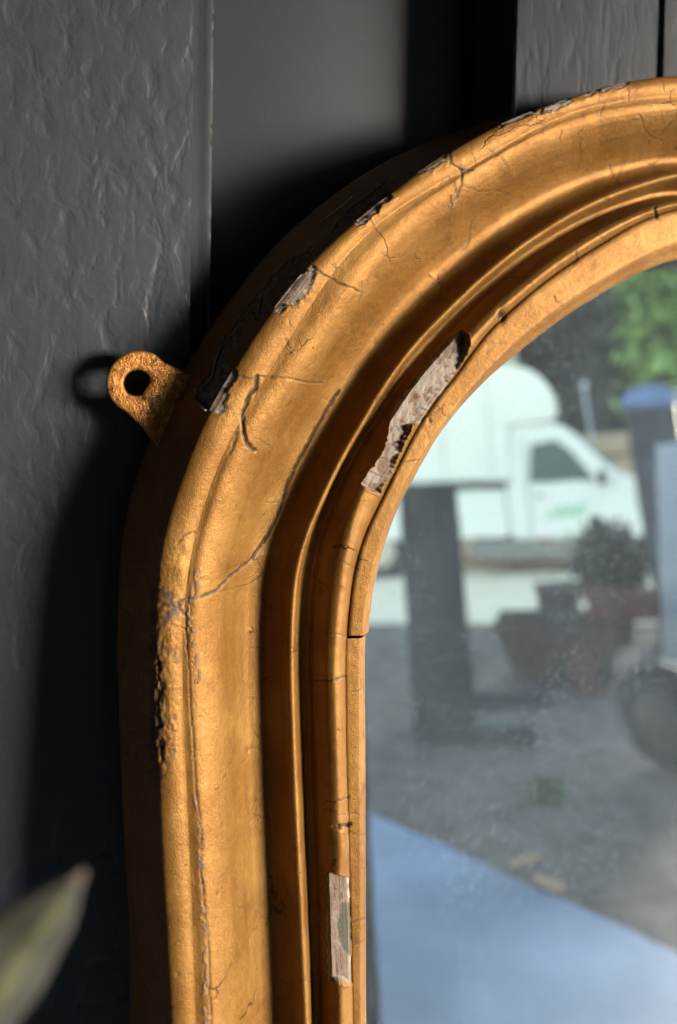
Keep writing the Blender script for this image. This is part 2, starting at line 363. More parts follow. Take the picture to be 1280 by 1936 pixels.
CHIPS = [ # outline, depth mm, gesso amount
 ([(872,627),(887,636),(890,653),(875,680),(865,697),(841,732),(820,763),(798,797),(779,803),(765,835),(748,876),(717,936),(683,916),(707,883),(724,862),(739,821),(737,787),(751,752),(779,728),(799,697),(823,666),(847,642)], .5, .25, 'inner_bead'),
 ([(617,1648),(646,1657),(660,1657),(664,1677),(663,1760),(664,1802),(671,1827),(669,1860),(651,1862),(618,1854),(615,1738),(618,1680)], .5, .0, 'inner_bead'),
 ([(592,497),(602,508),(589,545),(565,573),(544,577),(531,593),(512,590),(534,555),(558,528)], 1.1, .15, 'outer'),
 ([(441,694),(447,710),(434,737),(428,766),(418,782),(400,778),(390,776),(369,751),(376,734),(400,700),(424,680)], 1.2, .1, 'outer'),
 ([(668,412),(735,360),(741,374),(700,412),(676,428)], 1.1, .1, 'outer'),
 ([(941,247),(944,230),(985,214),(1028,204),(1027,214),(975,227),(952,241)], .9, .35, 'outer'),
 ([(790,322),(845,288),(848,302),(815,322),(795,333)], .6, .2, 'outer'),
 ([(1032,206),(1075,184),(1082,190),(1060,203),(1035,212)], .7, .3, 'outer'),
 ([(1100,176),(1130,160),(1134,172),(1108,183)], .7, .2, 'outer'),
 ([(1140,166),(1186,148),(1190,158),(1146,172)], .6, .1, 'outer'),
 ([(475,572),(540,500),(590,470),(598,484),(560,520),(512,586),(490,612),(478,600)], .8, .0, 'outer_side'),
 ([(420,640),(440,622),(470,590),(480,600),(450,640),(430,690),(405,735),(390,772),(371,755),(385,728),(405,690)], .8, .0, 'outer_side'),
 ([(610,470),(650,405),(735,345),(745,360),(670,415),(625,455)], .7, .0, 'outer_side'),
]
CRACKS = [ # polyline, half width px, depth mm
 ([(350,1155),(352,1200),(356,1250),(360,1330),(366,1420),(371,1500),(377,1540),(381,1580),(380,1640),(386,1700),(389,1740),(396,1800),(396,1860),(400,1940)], 1.0, .5),
 ([(379,1130),(410,1116),(432,1092),(458,1071),(480,1053),(502,1018),(519,987),(532,952),(546,908),(565,868),(592,820),(616,775),(640,738)], 1.8, .6),
 ([(410,1117),(440,1113),(470,1104),(490,1092),(494,1078),(486,1056)], .8, .2),
 ([(430,1077),(448,1070),(470,1058)], .8, .2),
 ([(487,712),(484,734),(472,747),(461,775),(458,802),(465,837),(481,852)], 2.6, 1.3),
 ([(446,708),(472,718),(487,711),(503,713),(541,715),(586,723),(610,724)], 1.0, .35),
 ([(446,818),(445,834),(434,858)], 1.1, .4), ([(440,818),(458,818)], .9, .3),
 ([(395,830),(405,846)], .8, .2), ([(540,640),(546,655),(552,662),(545,668)], .9, .4),
 ([(597,506),(612,520),(625,527),(645,537),(662,542),(680,551)], 1.4, .45),
 ([(850,288),(852,309),(864,317),(873,321),(873,350),(862,378)], 1.5, .5), ([(873,320),(893,322)], 1.6, .4),
 ([(335,1028),(345,1016),(358,1009),(371,1006)], 1.2, .4),
 ([(352,1164),(346,1160),(338,1150),(340,1139),(352,1132),(365,1131)], 1.4, .5),
 ([(594,1287),(615,1288),(632,1287),(644,1282),(652,1279)], 1.3, .5), ([(607,1191),(625,1197),(652,1203)], .7, .25),
 ([(650,1064),(664,1072),(676,1077)], .8, .3), ([(545,1237),(560,1228),(566,1215)], .9, .3),
 ([(615,1516),(636,1515),(650,1511),(661,1505)], 1.1, .45), ([(630,1563),(640,1566),(650,1562),(661,1559)], 2.6, .9),
 ([(597,1320),(598,1345),(596,1365)], .8, .2), ([(470,1225),(490,1225),(505,1230)], .6, .15),
 ([(682,1205),(684,1207)], .8, .2), ([(668,1308),(690,1300)], .7, .2), ([(666,1745),(692,1738)], .9, .25), ([(666,1790),(690,1776)], .9, .25), ([(320,1790),(345,1776)], .8, .2), ([(322,1905),(352,1890)], .8, .2),
 ([(840,765),(815,786),(800,770)], .8, .2), ([(905,640),(935,650),(960,648)], .6, .15), ([(1080,505),(1090,490),(1088,475)], 1.2, .3), ([(1238,392),(1239,410)], 2.2, .7),
 ([(720,868),(760,872),(800,870)], .7, .2), ([(1185,150),(1190,190)], .9, .25), ([(1250,150),(1256,175)], .7, .2), ([(1134,170),(1132,192)], .8, .2),
 ([(872,655),(884,640)], 1.5, .5), ([(700,890),(720,900),(735,905)], .8, .2), ([(1150,312),(1160,335)], .8, .2),
]
_r = random.Random(12)
for _i in range(46):
    _t = _r.uniform(-.9, 1.45); _v = _r.uniform(.45, 1.0)
    if _t < 0: _x, _y, _a = 230 + (695 - 230) * _r.uniform(.2, .98), 1190 - _t * 800, _r.gauss(0, .5)
    else: _R = 1060 - (1060 - 680) * _r.uniform(.05, .95); _x, _y, _a = 1352 - _R * math.cos(_t), 1190 - _R * math.sin(_t), _t + _r.gauss(0, .5)
    _p = [(_x, _y)]
    for _k in range(_r.randint(3, 8)):
        _a += _r.gauss(0, .35); _x += 9 * math.cos(_a); _y += 9 * math.sin(_a); _p.append((_x, _y))
    CRACKS.append((_p, _r.uniform(.5, .8), _r.uniform(.1, .25)))
PITS = [(948,597,7,14,1.6), (812,795,3,5,.7), (474,1190,5,5,-1.0), (560,1022,4,6,-.5), (545,652,6,8,-.5), (470,1420,3,4,.4), (412,1690,3,5,.5), (335,1842,4,4,.4), (640,1565,7,6,1.2), (655,1545,6,9,-.5), (1150,372,8,4,-.5), (650,1108,4,6,-.3), (345,1085,14,26,-.7), (352,1035,9,16,-.5), (620,965,4,7,-.4), (815,520,4,4,-.4), (700,340,5,5,-.4), (860,385,7,20,-.3), (650,1600,9,30,-.6)]
GREEN = [[(665,1700),(651,1718),(648,1740),(639,1760),(643,1778),(654,1806),(666,1808)]]
GREENB = [([(375,1510),(383,1560),(385,1620),(388,1680),(391,1740)], 3.6), ([(390,1735),(395,1800),(393,1860),(396,1940)], 4.0), ([(362,1140),(364,1180),(372,1230),(378,1290)], 4.0), ([(862,335),(864,360),(855,392)], 3.0), ([(384,1075),(376,1110),(368,1140)], 6.0)]
GRIME = [([(286,1112),(325,1118),(346,1140),(332,1168),(306,1190),(283,1195)], .95), ([(280,1195),(308,1215),(314,1300),(312,1380),(320,1440),(304,1480),(280,1480)], .95), ([(318,1225),(340,1225),(338,1262),(324,1262)], .5), ([(318,1330),(332,1335),(330,1440),(318,1430)], .35), ([(415,770),(436,762),(430,790),(418,800)], .5), ([(700,760),(742,725),(740,770),(715,800)], .4), ([(860,312),(888,318),(872,330)], .5)]

def wear(P, strip):
    n = len(P); disp = np.zeros(n); chip = np.zeros(n); crack = np.zeros(n); ges = np.zeros(n); grn = np.zeros(n); gri = np.zeros(n); rst = np.zeros(n)
    jit = np.stack([fbm(P[:, 0] / 9, P[:, 1] / 9, 11) - .5, fbm(P[:, 0] / 9, P[:, 1] / 9, 31) - .5], 1)
    Q = P + jit * (18 if strip != 'inner_bead' else 9); Qs = P + jit * 5
    def near(pts, m):
        a = np.array(pts); return np.where((P[:, 0] > a[:, 0].min() - m) & (P[:, 0] < a[:, 0].max() + m) & (P[:, 1] > a[:, 1].min() - m) & (P[:, 1] < a[:, 1].max() + m))[0]
    for pts, dep, gs, where in CHIPS:
        if where != strip and not (where == 'outer' and strip in ('outer_bead', 'outer_side')): continue
        ix = near(pts, 25)
        if not len(ix): continue
        sd = poly_sd(Q[ix], pts); c = sm(sd, -.6, .8)
        layer = fbm(P[ix, 0] / 14, P[ix, 1] / 22, 77); rough = fbm(P[ix, 0] / 5, P[ix, 1] / 5, 55)
        step = sm(layer, .46, .50) * .45 + (rough - .5) * .5 if gs == .25 or strip == 'outer_side' else (rough - .5) * .12
        disp[ix] += -dep * c * (1 - step) + .28 * sm(sd, -7, -1) * (1 - c)
        chip[ix] = np.maximum(chip[ix], c)
        rim = sm(sd, -.5, .4) * (1 - sm(sd, 1.6, 3.2))
        ges[ix] = np.maximum(ges[ix], np.maximum(rim * (.85 if gs != .25 else .3), c * gs * sm(layer, .46, .52) * 2.2))
        crack[ix] = np.maximum(crack[ix], .55 * sm(sd, -2.0, -.3) * (1 - sm(sd, -.2, .3)))
    for i, (pts, hw, dep) in enumerate(CRACKS):
        ix = near(pts, 14)
        if not len(ix): continue
        hwv = hw * (.55 + .9 * fbm(P[ix, 0] / 12, P[ix, 1] / 12, 91 + i, 2)); d = seg_dist(Qs[ix], pts)
        c = 1 - sm(d, hwv * .6, hwv * 1.35 + .5); disp[ix] -= dep * c; crack[ix] = np.maximum(crack[ix], c * min(1, .45 + hw * .32))
        disp[ix] += .04 * dep * (1 - sm(d, 3, 11)) * (1 - c)
    for x, y, a, b, dep in PITS:
        ix = near([(x, y)], 40)
        if not len(ix): continue
        r = np.hypot((P[ix, 0] - x) / a, (P[ix, 1] - y) / b); k = np.exp(-r ** 2 * 1.2); disp[ix] -= dep * k
        if dep > .45: crack[ix] = np.maximum(crack[ix], sm(k, .35, .8) * .9)
    for pts in GREEN:
        ix = near(pts, 12); grn[ix] = np.maximum(grn[ix], sm(poly_sd(Qs[ix], pts), -1, 1.5))
    for pts, hw in GREENB:
        if strip not in ('cove', 'outer_bead'): break
        ix = near(pts, 16); c = (1 - sm(seg_dist(Q[ix] + np.array([5, 0]), pts), hw * .5, hw * 1.4)) * sm(fbm(P[ix, 0] / 6, P[ix, 1] / 14, 131), .38, .55)
        chip[ix] = np.maximum(chip[ix], c * .72); grn[ix] = np.maximum(grn[ix], c * .45)
    for pts, k in GRIME:
        if strip == 'slip': break
        ix = near(pts, 14); c = sm(poly_sd(Q[ix] + jit[ix] * 10, pts), -4, 5) * sm(fbm(P[ix, 0] / 7, P[ix, 1] / 9, 171), .3, .5); gri[ix] = np.maximum(gri[ix], c * k); disp[ix] -= c * .4 * fbm(P[ix, 0] / 4, P[ix, 1] / 4, 19)
    for x, y, r in ((796, 751, 9), (767, 797, 6), (640, 1655, 8)):
        ix = near([(x, y)], 20); rst[ix] = np.maximum(rst[ix], np.exp(-(np.hypot(*(Q[ix] - [x, y]).T) / r) ** 2 * 1.3))
    # soft unevenness of old gesso; crumbly skin on the shaded outer edge
    disp += (fbm(P[:, 0] / 34, P[:, 1] / 34, 5) - .5) * .26 + (fbm(P[:, 0] / 9, P[:, 1] / 9, 15) - .5) * .14
    if strip in ('outer_bead', 'outer_side'):
        k = sm(P[:, 1], 940, 1060) * (1 - sm(P[:, 1], 1400, 1500)) * (1 - sm(P[:, 0], 325, 350)); disp += k * (fbm(P[:, 0] / 4, P[:, 1] / 5, 25) - .5) * .6
        k2 = np.exp(-((P[:, 0] - 296) / 14) ** 2) * sm(P[:, 1], 1180, 1230) * (1 - sm(P[:, 1], 1470, 1510)); disp -= k2 * sm(fbm(P[:, 0] / 9, P[:, 1] / 22, 45), .42, .6) * 1.5
    return disp * S, chip, crack, ges, grn, gri, rst

mirror_base = P0 - EY * .42
MIR = empty('gilt_mirror', mirror_base); MIR.rotation_euler = (TILT, 0, 0)
tag(MIR, 'old arch-topped mirror in a cracked and chipped gold-painted moulded frame', 'mirror')
def to_root(L):                                                # mirror x, y, h -> children of the root (x right, y back, z up)
    return np.stack([L[:, 0], -L[:, 2], L[:, 1] + .42], 1)
def spos(s, v):
    e = s < 0; th = np.maximum(s, 0) / RREF
    return C2[0] - v * np.cos(th), C2[1] + np.where(e, s, v * np.sin(th))
E2 = RREF * math.pi / 2
JOIN = on_mirror(680, 1192, .006)[1] - C2[1]
vis0 = on_mirror(500, 1985, .02)[1] - C2[1]
s_left = np.concatenate([np.arange(-LEG, vis0, .004), np.arange(vis0, E2, .00052)])
s_right = np.concatenate([np.arange(E2, E2 * 2, .004), ])
S_ALL = np.concatenate([s_left, s_right])
SURF = {}
def sweep(name, strip, sarr, legs_right=True, shift=(0, 0, 0)):
    prof = STRIPS[strip]
    # dense samples across, about 0.5 mm apart
    q = [0.0]; smid = np.array([.0])
    vv = [float(val(a, smid)[0] * (1 - f) + val(b, smid)[0] * f) for a, b, f, h in prof]
    for i in range(1, len(prof)): q.append(q[-1] + math.hypot(vv[i] - vv[i - 1], (prof[i][3] - prof[i - 1][3]) * S))
    q = np.array(q); n = max(len(prof) + 1, int(q[-1] / .00052)); qq = np.linspace(0, q[-1], n)
    hd = np.array([p[3] for p in prof], float) * S
    vmat = np.stack([val(a, sarr) * (1 - f) + val(b, sarr) * f for a, b, f, h in prof], 1)     # stations x profile
    def curve(ys):                                             # smooth through the profile points
        m = np.gradient(ys, q, axis=-1); j = np.clip(np.searchsorted(q, qq, 'right') - 1, 0, len(q) - 2)
        h_ = q[j + 1] - q[j]; t = (qq - q[j]) / h_
        d = (ys[..., j + 1] - ys[..., j]) / h_
        m0 = m[..., j]; m1 = m[..., j + 1]
        m0 = np.where(np.abs(m0) > 3 * np.abs(d), 3 * d, m0); m1 = np.where(np.abs(m1) > 3 * np.abs(d), 3 * d, m1)
        return (2*t**3-3*t**2+1)*ys[..., j] + (t**3-2*t**2+t)*h_*m0 + (-2*t**3+3*t**2)*ys[..., j+1] + (t**3-t**2)*h_*m1
    v = curve(vmat); hgt = np.broadcast_to(curve(hd), v.shape)
    X, Y = spos(sarr[:, None], v)
    # right-hand leg: mirror of the left
    if legs_right and sarr[-1] > E2:
        k = np.arange(-LEG, 0, .004)[::-1]; vr = curve(np.stack([val(a, k) * (1 - f) + val(b, k) * f for a, b, f, h in prof], 1))
        X = np.concatenate([X, C2[0] + vr]); Y = np.concatenate([Y, C2[1] + np.broadcast_to(k[:, None], vr.shape)]); hgt = np.concatenate([hgt, np.broadcast_to(curve(hd), vr.shape)])
        u = np.concatenate([sarr, 2 * E2 - k])
    else: u = sarr
    G = np.stack([X, Y, hgt], -1) + np.array(shift)
    du = np.gradient(G, axis=0); dq = np.gradient(G, axis=1); nn = np.cross(dq, du); nn /= np.linalg.norm(nn, axis=-1, keepdims=True) + 1e-12
    if nn[..., 2].mean() < 0: nn = -nn
    L = G.reshape(-1, 3); P = local_to_px(L)
    disp, chip, crack, ges, grn, gri, rst = wear(P, strip)
    seam = np.ones(G.shape[:2])                                 # keep the seams of neighbouring strips together
    edge = np.minimum(np.arange(n), np.arange(n)[::-1]); seam *= np.clip(edge / 2.0, 0, 1)[None]
    amp = disp.reshape(seam.shape) * np.where(seam < 1, np.where(np.abs(disp.reshape(seam.shape)) > 0, seam, 1), 1)
    G2 = G + nn * amp[..., None]
    if strip == 'inner_bead':
        for (pts, dep, gs, wh), top in ((CHIPS[0], .0088), (CHIPS[1], .0105)):
            c_ = sm(poly_sd(P + np.stack([fbm(P[:, 0] / 9, P[:, 1] / 9, 11) - .5, fbm(P[:, 0] / 9, P[:, 1] / 9, 31) - .5], 1) * 9, pts), -.6, .8).reshape(seam.shape)
            rg = (fbm(P[:, 0] / 14, P[:, 1] / 22, 77).reshape(seam.shape) - .5) * .0016 * (1 if top < .01 else .25)
            G2[..., 2] = np.where(G[..., 2] > top, G2[..., 2] * (1 - c_) + (top + rg) * c_, G2[..., 2])
    V = to_root(G2.reshape(-1, 3)); a, b = G.shape[:2]
    idx = np.arange(a * b).reshape(a, b); quads = np.stack([idx[:-1, :-1], idx[:-1, 1:], idx[1:, 1:], idx[1:, :-1]], -1).reshape(-1, 4)
    me = bpy.data.meshes.new(name)
    me.vertices.add(len(V)); me.vertices.foreach_set('co', V.astype(np.float32).ravel())
    me.loops.add(quads.size); me.loops.foreach_set('vertex_index', quads.astype(np.int32).ravel())
    me.polygons.add(len(quads)); me.polygons.foreach_set('loop_start', np.arange(0, quads.size, 4, dtype=np.int32))
    me.update(calc_edges=True); me.polygons.foreach_set('use_smooth', np.ones(len(quads), bool))
    UVc = np.stack([np.broadcast_to(u[:, None], (a, b)), np.broadcast_to(qq[None], (a, b))], -1).reshape(-1, 2)
    uvl = me.uv_layers.new(name='UVMap'); uvl.data.foreach_set('uv', UVc[quads.ravel()].astype(np.float32).ravel())
    for nm, ch in (('wear', (chip, crack, ges)), ('tone', (grn, gri, rst))):
        at = me.attributes.new(nm, 'FLOAT_COLOR', 'POINT'); at.data.foreach_set('color', np.stack([*ch, np.ones(len(V))], 1).astype(np.float32).ravel())
    me.materials.append(GOLD); me.validate()
    o = bpy.data.objects.new(name, me); COL.objects.link(o); o.parent = MIR
    SURF.setdefault(strip, []).append((G2.reshape(-1, 3), nn.reshape(-1, 3), P))
    return o
for st in ('outer_side', 'outer_bead', 'cove', 'fillet', 'inner_bead'): sweep(st, st, S_ALL)
sa = S_ALL[S_ALL > JOIN + .0009]; tag(sweep('slip', 'slip', sa, False), 'arched inner slip, split from the straight slip below')
sweep('slip', 'slip', S_ALL[S_ALL < JOIN], False, (-.0012, 0, -.0004))
kk = np.arange(-LEG, 0, .004)[::-1]

# glass and backing board follow the sight edge
sg = np.linspace(-LEG, E2, 160); vg = val('L', sg) + .004; gx, gy = spos(sg, vg)
out = [(x, y) for x, y in zip(gx, gy)] + [(2 * C2[0] - x, y) for x, y in list(zip(gx, gy))[::-1][1:]]
def plate(name, pts, h0, h1, m, grow=0.0):
    n = len(pts); V = [(x, -h0, y + .42) for x, y in pts] + [(x, -h1, y + .42) for x, y in pts]
    fs = [list(range(n)), list(range(n, 2 * n))[::-1]] + [[i, i + n, (i + 1) % n + n, (i + 1) % n] for i in range(n)]
    return mesh_obj(name, V, fs, m, MIR)
plate('mirror_glass', out, 0.0, -.003, GLASS)
BACK = mat('raw_back_wood', (.10, .065, .04), .8, noise=.3, scale=8, stretch=(1, 1, 12))
vb = val('A', sg) - .004; bx_, by_ = spos(sg, vb)
plate('backing_board', [(x, y) for x, y in zip(bx_, by_)] + [(2 * C2[0] - x, y) for x, y in list(zip(bx_, by_))[::-1][1:]], -.0075, -.016, BACK)
hw_ = float(val('A', np.array([-LEG]))[0])
MB().box(C2[0] - hw_, C2[0] + hw_, -.026, .018, -.09, .0, .006).build('bottom_rail', GOLD, MIR)

# lifted paint flakes standing along the chipped outer edge
FLAKE = mat('pale_gesso_flake', (.15, .125, .10), .8, noise=.35, scale=300, bump=.0003, bscale=500)
def surf_at(px, py, strips):
    best = None
    for st in strips:
        for G, nn, P in SURF[st]:
            d = (P[:, 0] - px) ** 2 + (P[:, 1] - py) ** 2 + (nn[:, 2] < -.2) * 1e4; i = int(np.argmin(d))
            if best is None or d[i] < best[0]: best = (d[i], G[i], nn[i])
    return best[1], best[2]
FL = [([(470,577),(458,593),(447,611),(436,628)], 2.2), ([(428,634),(421,645),(417,655)], 2.8), ([(417,655),(411,672),(409,682),(402,700),(394,714),(384,728)], 3.0), ([(372,733),(369,745),(370,756)], 3.4), ([(371,757),(381,767),(392,777)], 3.0), ([(492,562),(490,576),(487,591)], 3.2), ([(425,702),(431,697),(437,692)], 3.0), ([(512,527),(528,517),(552,503)], 2.0), ([(500,546),(516,520)], 1.6), ([(605,420),(640,395),(668,372)], 1.6)]
for pts, wd in FL:
    V, Fc = [], []; Pn = [surf_at(x, y, ['outer_side', 'outer_bead']) for x, y in pts]; wdm = wd * .00025
    for i, (p, nrm) in enumerate(Pn):
        t = Pn[min(i + 1, len(Pn) - 1)][0] - Pn[max(i - 1, 0)][0]; t = t / (np.linalg.norm(t) + 1e-9); sdv = np.cross(nrm, t); kx = 1 if 0 < i < len(Pn) - 1 else .6
        j = random.uniform(.8, 1.2)
        for a, b in ((-1, .1), (-.2, 1.5), (1, .9), (.5, -.2)): V.append(p + sdv * wdm * a * kx * j + nrm * wdm * b * j)
    for i in range(len(pts) - 1):
        for k in range(4): Fc.append([4 * i + k, 4 * i + (k + 1) % 4, 4 * i + 4 + (k + 1) % 4, 4 * i + 4 + k])
    Fc += [[3, 2, 1, 0], [4 * len(pts) - 4 + k for k in range(4)]]
    mesh_obj('paint_flake', to_root(np.array(V)), Fc, FLAKE, MIR)

# hanging lug: a flat gold-painted plate with a hole, screwed to the back of the frame
def lug():
    h = -.004; c = on_mirror(259, 724, h); oc = on_mirror(262, 722, h); k = DIST / F * 1.03
    R, r = 56 * k, 23 * k
    A = on_mirror(338, 700, h); B = on_mirror(284, 822, h); mid = (A + B) / 2; ax = (mid - oc) / np.linalg.norm(mid - oc); sd = np.array([-ax[1], ax[0]])
    if (A - mid) @ sd < 0: sd = -sd
    tipA = A + ax * .012 + sd * .004; tipB = B + ax * .012 - sd * .004
    def bez(p0, p1, p2, n): return [(1 - t) ** 2 * p0 + 2 * t * (1 - t) * p1 + t * t * p2 for t in np.linspace(0, 1, n)]
    a0 = math.radians(68); arc = []
    base = math.atan2(*(-ax)[::-1]); 
    arc = [oc + R * np.array([math.cos(base + t), math.sin(base + t)]) for t in np.linspace(-(math.pi / 2 + .25), math.pi / 2 + .25, 60)]
    if (arc[0] - oc) @ sd < 0: arc = arc[::-1]
    pa = bez(tipA, A - ax * .004 - sd * .0005, arc[0], 12); pb = bez(arc[-1], B - ax * .004 + sd * .0005, tipB, 12)
    outer = pa[:-1] + arc + pb[1:]
    n = len(outer); hole = []
    for p in outer:                                             # matching hole vertex for every outline vertex
        d = p - c; d = d / np.linalg.norm(d); hole.append(c + d * r)
    V, Fc = [], []
    prof = [(0, .0), (0, .0022), (.0006, .003)]                 # rounded arris
    cen = np.mean(outer, 0); rings = []
    for lst, sgn in ((outer, 1), (hole, -1)):
        for ins, z in prof:
            rings.append(len(V))
            for p in lst:
                d = c - p; d = d / np.linalg.norm(d) * ins * sgn; V.append((p[0] + d[0], p[1] + d[1], h - .003 + z))
    mids = len(V)
    for o_, i_ in zip(outer, hole):
        q = o_ * .5 + i_ * .5; V.append((q[0], q[1], h + .0003))
    def ringq(a, b, closed=True):
        for i in range(n if closed else n - 1): Fc.append([a + i, a + (i + 1) % n, b + (i + 1) % n, b + i])
    ringq(rings[0], rings[1]); ringq(rings[1], rings[2]); ringq(rings[2], mids); ringq(mids, rings[5]); ringq(rings[5], rings[4]); ringq(rings[4], rings[3]); ringq(rings[3], rings[0])
    o = mesh_obj('hanging_lug', to_root(np.array(V)), Fc, LUGM, MIR, True)
    md = o.modifiers.new('subdivision', 'SUBSURF'); md.subdivision_type = 'SIMPLE'; md.levels = md.render_levels = 2
    return o
def lug_material():
    m = bpy.data.materials.new('gold_painted_iron'); m.use_nodes = True; g = N(m); b = m.node_tree.nodes['Principled BSDF']; ob = g.new('TexCoord').outputs['Object']
    n1 = g.noise(ob, 330, 5, .6, .6); n2 = g.noise(ob, 1100, 3); n3 = g.noise(ob, 120, 4)
    c = g.mix(g.rng(n1, .4, .65), (.20, .078, .015), (.36, .165, .036)); c = g.mix(g.math('MULTIPLY', g.rng(n3, .56, .66), .8), c, (.03, .016, .008))
    g.link(c, b.inputs['Base Color']); b.inputs['Metallic'].default_value = .65; b.inputs['Roughness'].default_value = .42
    g.link(g.bump(g.math('ADD', g.math('MULTIPLY', n1, .0007), g.math('MULTIPLY', n2, .0004)), 1.0), b.inputs['Normal']); return m
LUGM = lug_material(); lug()

# ------------------------------------------------------------------ the ground, and unseen boarding added to keep sky light off the mirror
GRAVEL = mat('grey_gravel', (.150, .136, .130), .9, noise=.45, scale=7, bump=.02, bscale=60)
SUNLIT_DRIVE = mat('sunlit_pale_drive', (.97, .84, .66), .9, noise=.05, scale=3, bump=.01, bscale=80)  # sunlight on this strip is painted in as a pale, warm base colour
SLAB = mat('skylit_blue_paving', (.22, .33, .54), .5, noise=.30, scale=2.2, bump=.001, bscale=30)  # blue cast of skylit shade is put into the base colour
g_ = mesh_obj('ground', [(-90, -120, 0), (120, -120, 0), (120, 30, 0), (-90, 30, 0)], [[0, 1, 2, 3]], GRAVEL); tag(g_, kind='structure')
a, _ = ground_hit(700, 1535, .05); b, _ = ground_hit(1280, 1800, .05); d = (b - a) / np.linalg.norm(b - a); p, q = a - d * 3.0, b + d * 2.2
o = MB(); bm = bmesh.new(); vs = [bm.verts.new((x, y, 0.0)) for x, y in ((p[0], p[1]), (q[0], q[1]), (q[0], YB + .2), (p[0], YB + .2))]
f = bm.faces.new(vs); r = bmesh.ops.extrude_face_region(bm, geom=[f])
for e in r['geom']:
    if isinstance(e, bmesh.types.BMVert): e.co.z = .05
bmesh.ops.recalc_face_normals(bm, faces=bm.faces)
tag(o.add(bm).build('paving', SLAB), kind='structure')
c0 = [ground_hit(x, y, .004)[0] for x, y in ((200, 1178), (1500, 1178))]; c1 = [ground_hit(x, y, .004)[0] for x, y in ((1700, 980), (0, 980))]
tag(mesh_obj('driveway', c0 + c1, [[0, 1, 2, 3]], SUNLIT_DRIVE), kind='structure')
BLOCKM = mat('dark_light_block', (.009, .008, .008), .95, noise=.3, scale=4, stretch=(1, 10, 1))  # near black, so the added boards bounce hardly any light
roof = tag(empty('light_block_roof', (0, 0, 2.28)), 'dark boarded roof added out of view to block light from above', 'roof')  # added, unseen: cuts off the sky above the mirror
for i in range(20):
    MB().box(-2.4 + i * .3, -2.4 + i * .3 + .292, -2.5, YP + .05, 0, .03, .003).build('light_block_board', BLOCKM, roof)
sidew = tag(empty('light_block_side', (-.54, 0, 0)), 'dark boarded wall added out of view left of the mirror to block light', 'wall')  # added, unseen: stops light coming in from the left
for i in range(8):
    MB().box(-.03, 0, -1.25 + i * .21, -1.25 + i * .21 + .203, 0, 2.27, .003).build('upright_board', BLOCKM, sidew)
front = tag(empty('light_block_front', (-.54, -1.25, 0)), 'dark boarded wall added out of view behind the camera to block frontal light', 'wall')  # added, unseen: leaves only the right side open to light
for i in range(5):
    MB().box(i * .2, i * .2 + .195, -.03, 0, 0, 2.27, .003).build('upright_board', BLOCKM, front)

# ------------------------------------------------------------------ things seen in the glass
WHITE = mat('white_van_paint', (.88, .90, .89), .25, noise=.03, scale=2)
GREYP = mat('grey_plastic', (.22, .22, .22), .6); BLACK = mat('black_rubber', (.02, .02, .02), .8, noise=.3, scale=40)
WIN = mat('tinted_window', (.10, .14, .13), .08); GREENP = mat('green_van_print', (.42, .66, .50), .4); CHAS = mat('grey_chassis', (.16, .17, .18), .7); STEEL = mat('wheel_steel', (.5, .5, .5), .4, .8)
LAMPC = mat('clear_lamp', (.7, .7, .7), .1); REDP = mat('red_lamp', (.5, .03, .02), .3)
def facing(px, py, z=0.0):
    p, dist = ground_hit(px, py, z); dv = p - (P0); ang = math.atan2(dv[0], -dv[1]); return p, dist, ang
# local axes of a thing in the glass: +x to the picture's right, +y away from the mirror, +z up
def place(name, px, py, label, cat, z=0.0, turn=0.0, group=None):
    p, dist, ang = facing(px, py, z)
    # the picture's right is world +x for things in front of the wall; away from the mirror is -y
    o = empty(name, p, 0.0); R = Matrix(((math.cos(ang), math.sin(ang), 0), (math.sin(ang), -math.cos(ang), 0), (0, 0, 1)))
    # left-handed picture axes are kept right-handed by building depth along -y
    o.rotation_euler = (0, 0, ang + turn); tag(o, label, cat, group); return o, dist / F
V_, k = place('camper_van', 1036, 1090, 'white box-bodied van with a rounded over-cab front, seen in the mirror', 'van')
k *= 1.05; X = lambda px: (px - 1010) * k; Z = lambda py: (1086 - py) * k
box = [(X(560), Z(920)), (X(962), Z(920)), (X(966), Z(818)), (X(1052), Z(812)), (X(1060), Z(795)), (X(1058), Z(768)), (X(1045), Z(742)), (X(1020), Z(717)), (X(985), Z(702)), (X(945), Z(698)), (X(560), Z(696))]
MB().prism(box, -2.0, 0, .03).build('box_body', WHITE, V_, False)
cab = [(X(950), Z(1022)), (X(1150), Z(1030)), (X(1205), Z(1022)), (X(1210), Z(985)), (X(1207), Z(940)), (X(1198), Z(928)), (X(1150), Z(908)), (X(1120), Z(878)), (X(1078), Z(830)), (X(1055), Z(816)), (X(965), Z(816)), (X(950), Z(930))]
cb = MB().prism(cab, -1.85, -.06, .04).build('cab', WHITE, V_)
wd = MB().prism([(X(995), Z(922)), (X(1004), Z(852)), (X(1048), Z(848)), (X(1072), Z(866)), (X(1112), Z(922))], -.08, -.052).build('side_window', WIN, V_)
MB().prism([(X(1090), Z(838)), (X(1128), Z(880)), (X(1157), Z(908)), (X(1151), Z(914)), (X(1085), Z(844))], -1.75, -.14).build('windscreen', WIN, V_)
MB().prism([(X(560), Z(1018)), (X(948), Z(1018)), (X(948), Z(933)), (X(560), Z(933))], -1.9, -.05, .02).build('lower_body', WHITE, V_)
MB().box(X(560), X(960), -1.8, -.2, Z(934), Z(924)).build('chassis', CHAS, V_)
MB().prism([(X(880), Z(1058)), (X(1175), Z(1060)), (X(1205), Z(1048)), (X(1206), Z(1024)), (X(880), Z(1022))], -1.8, -.08, .02).build('skirt', GREYP, V_)
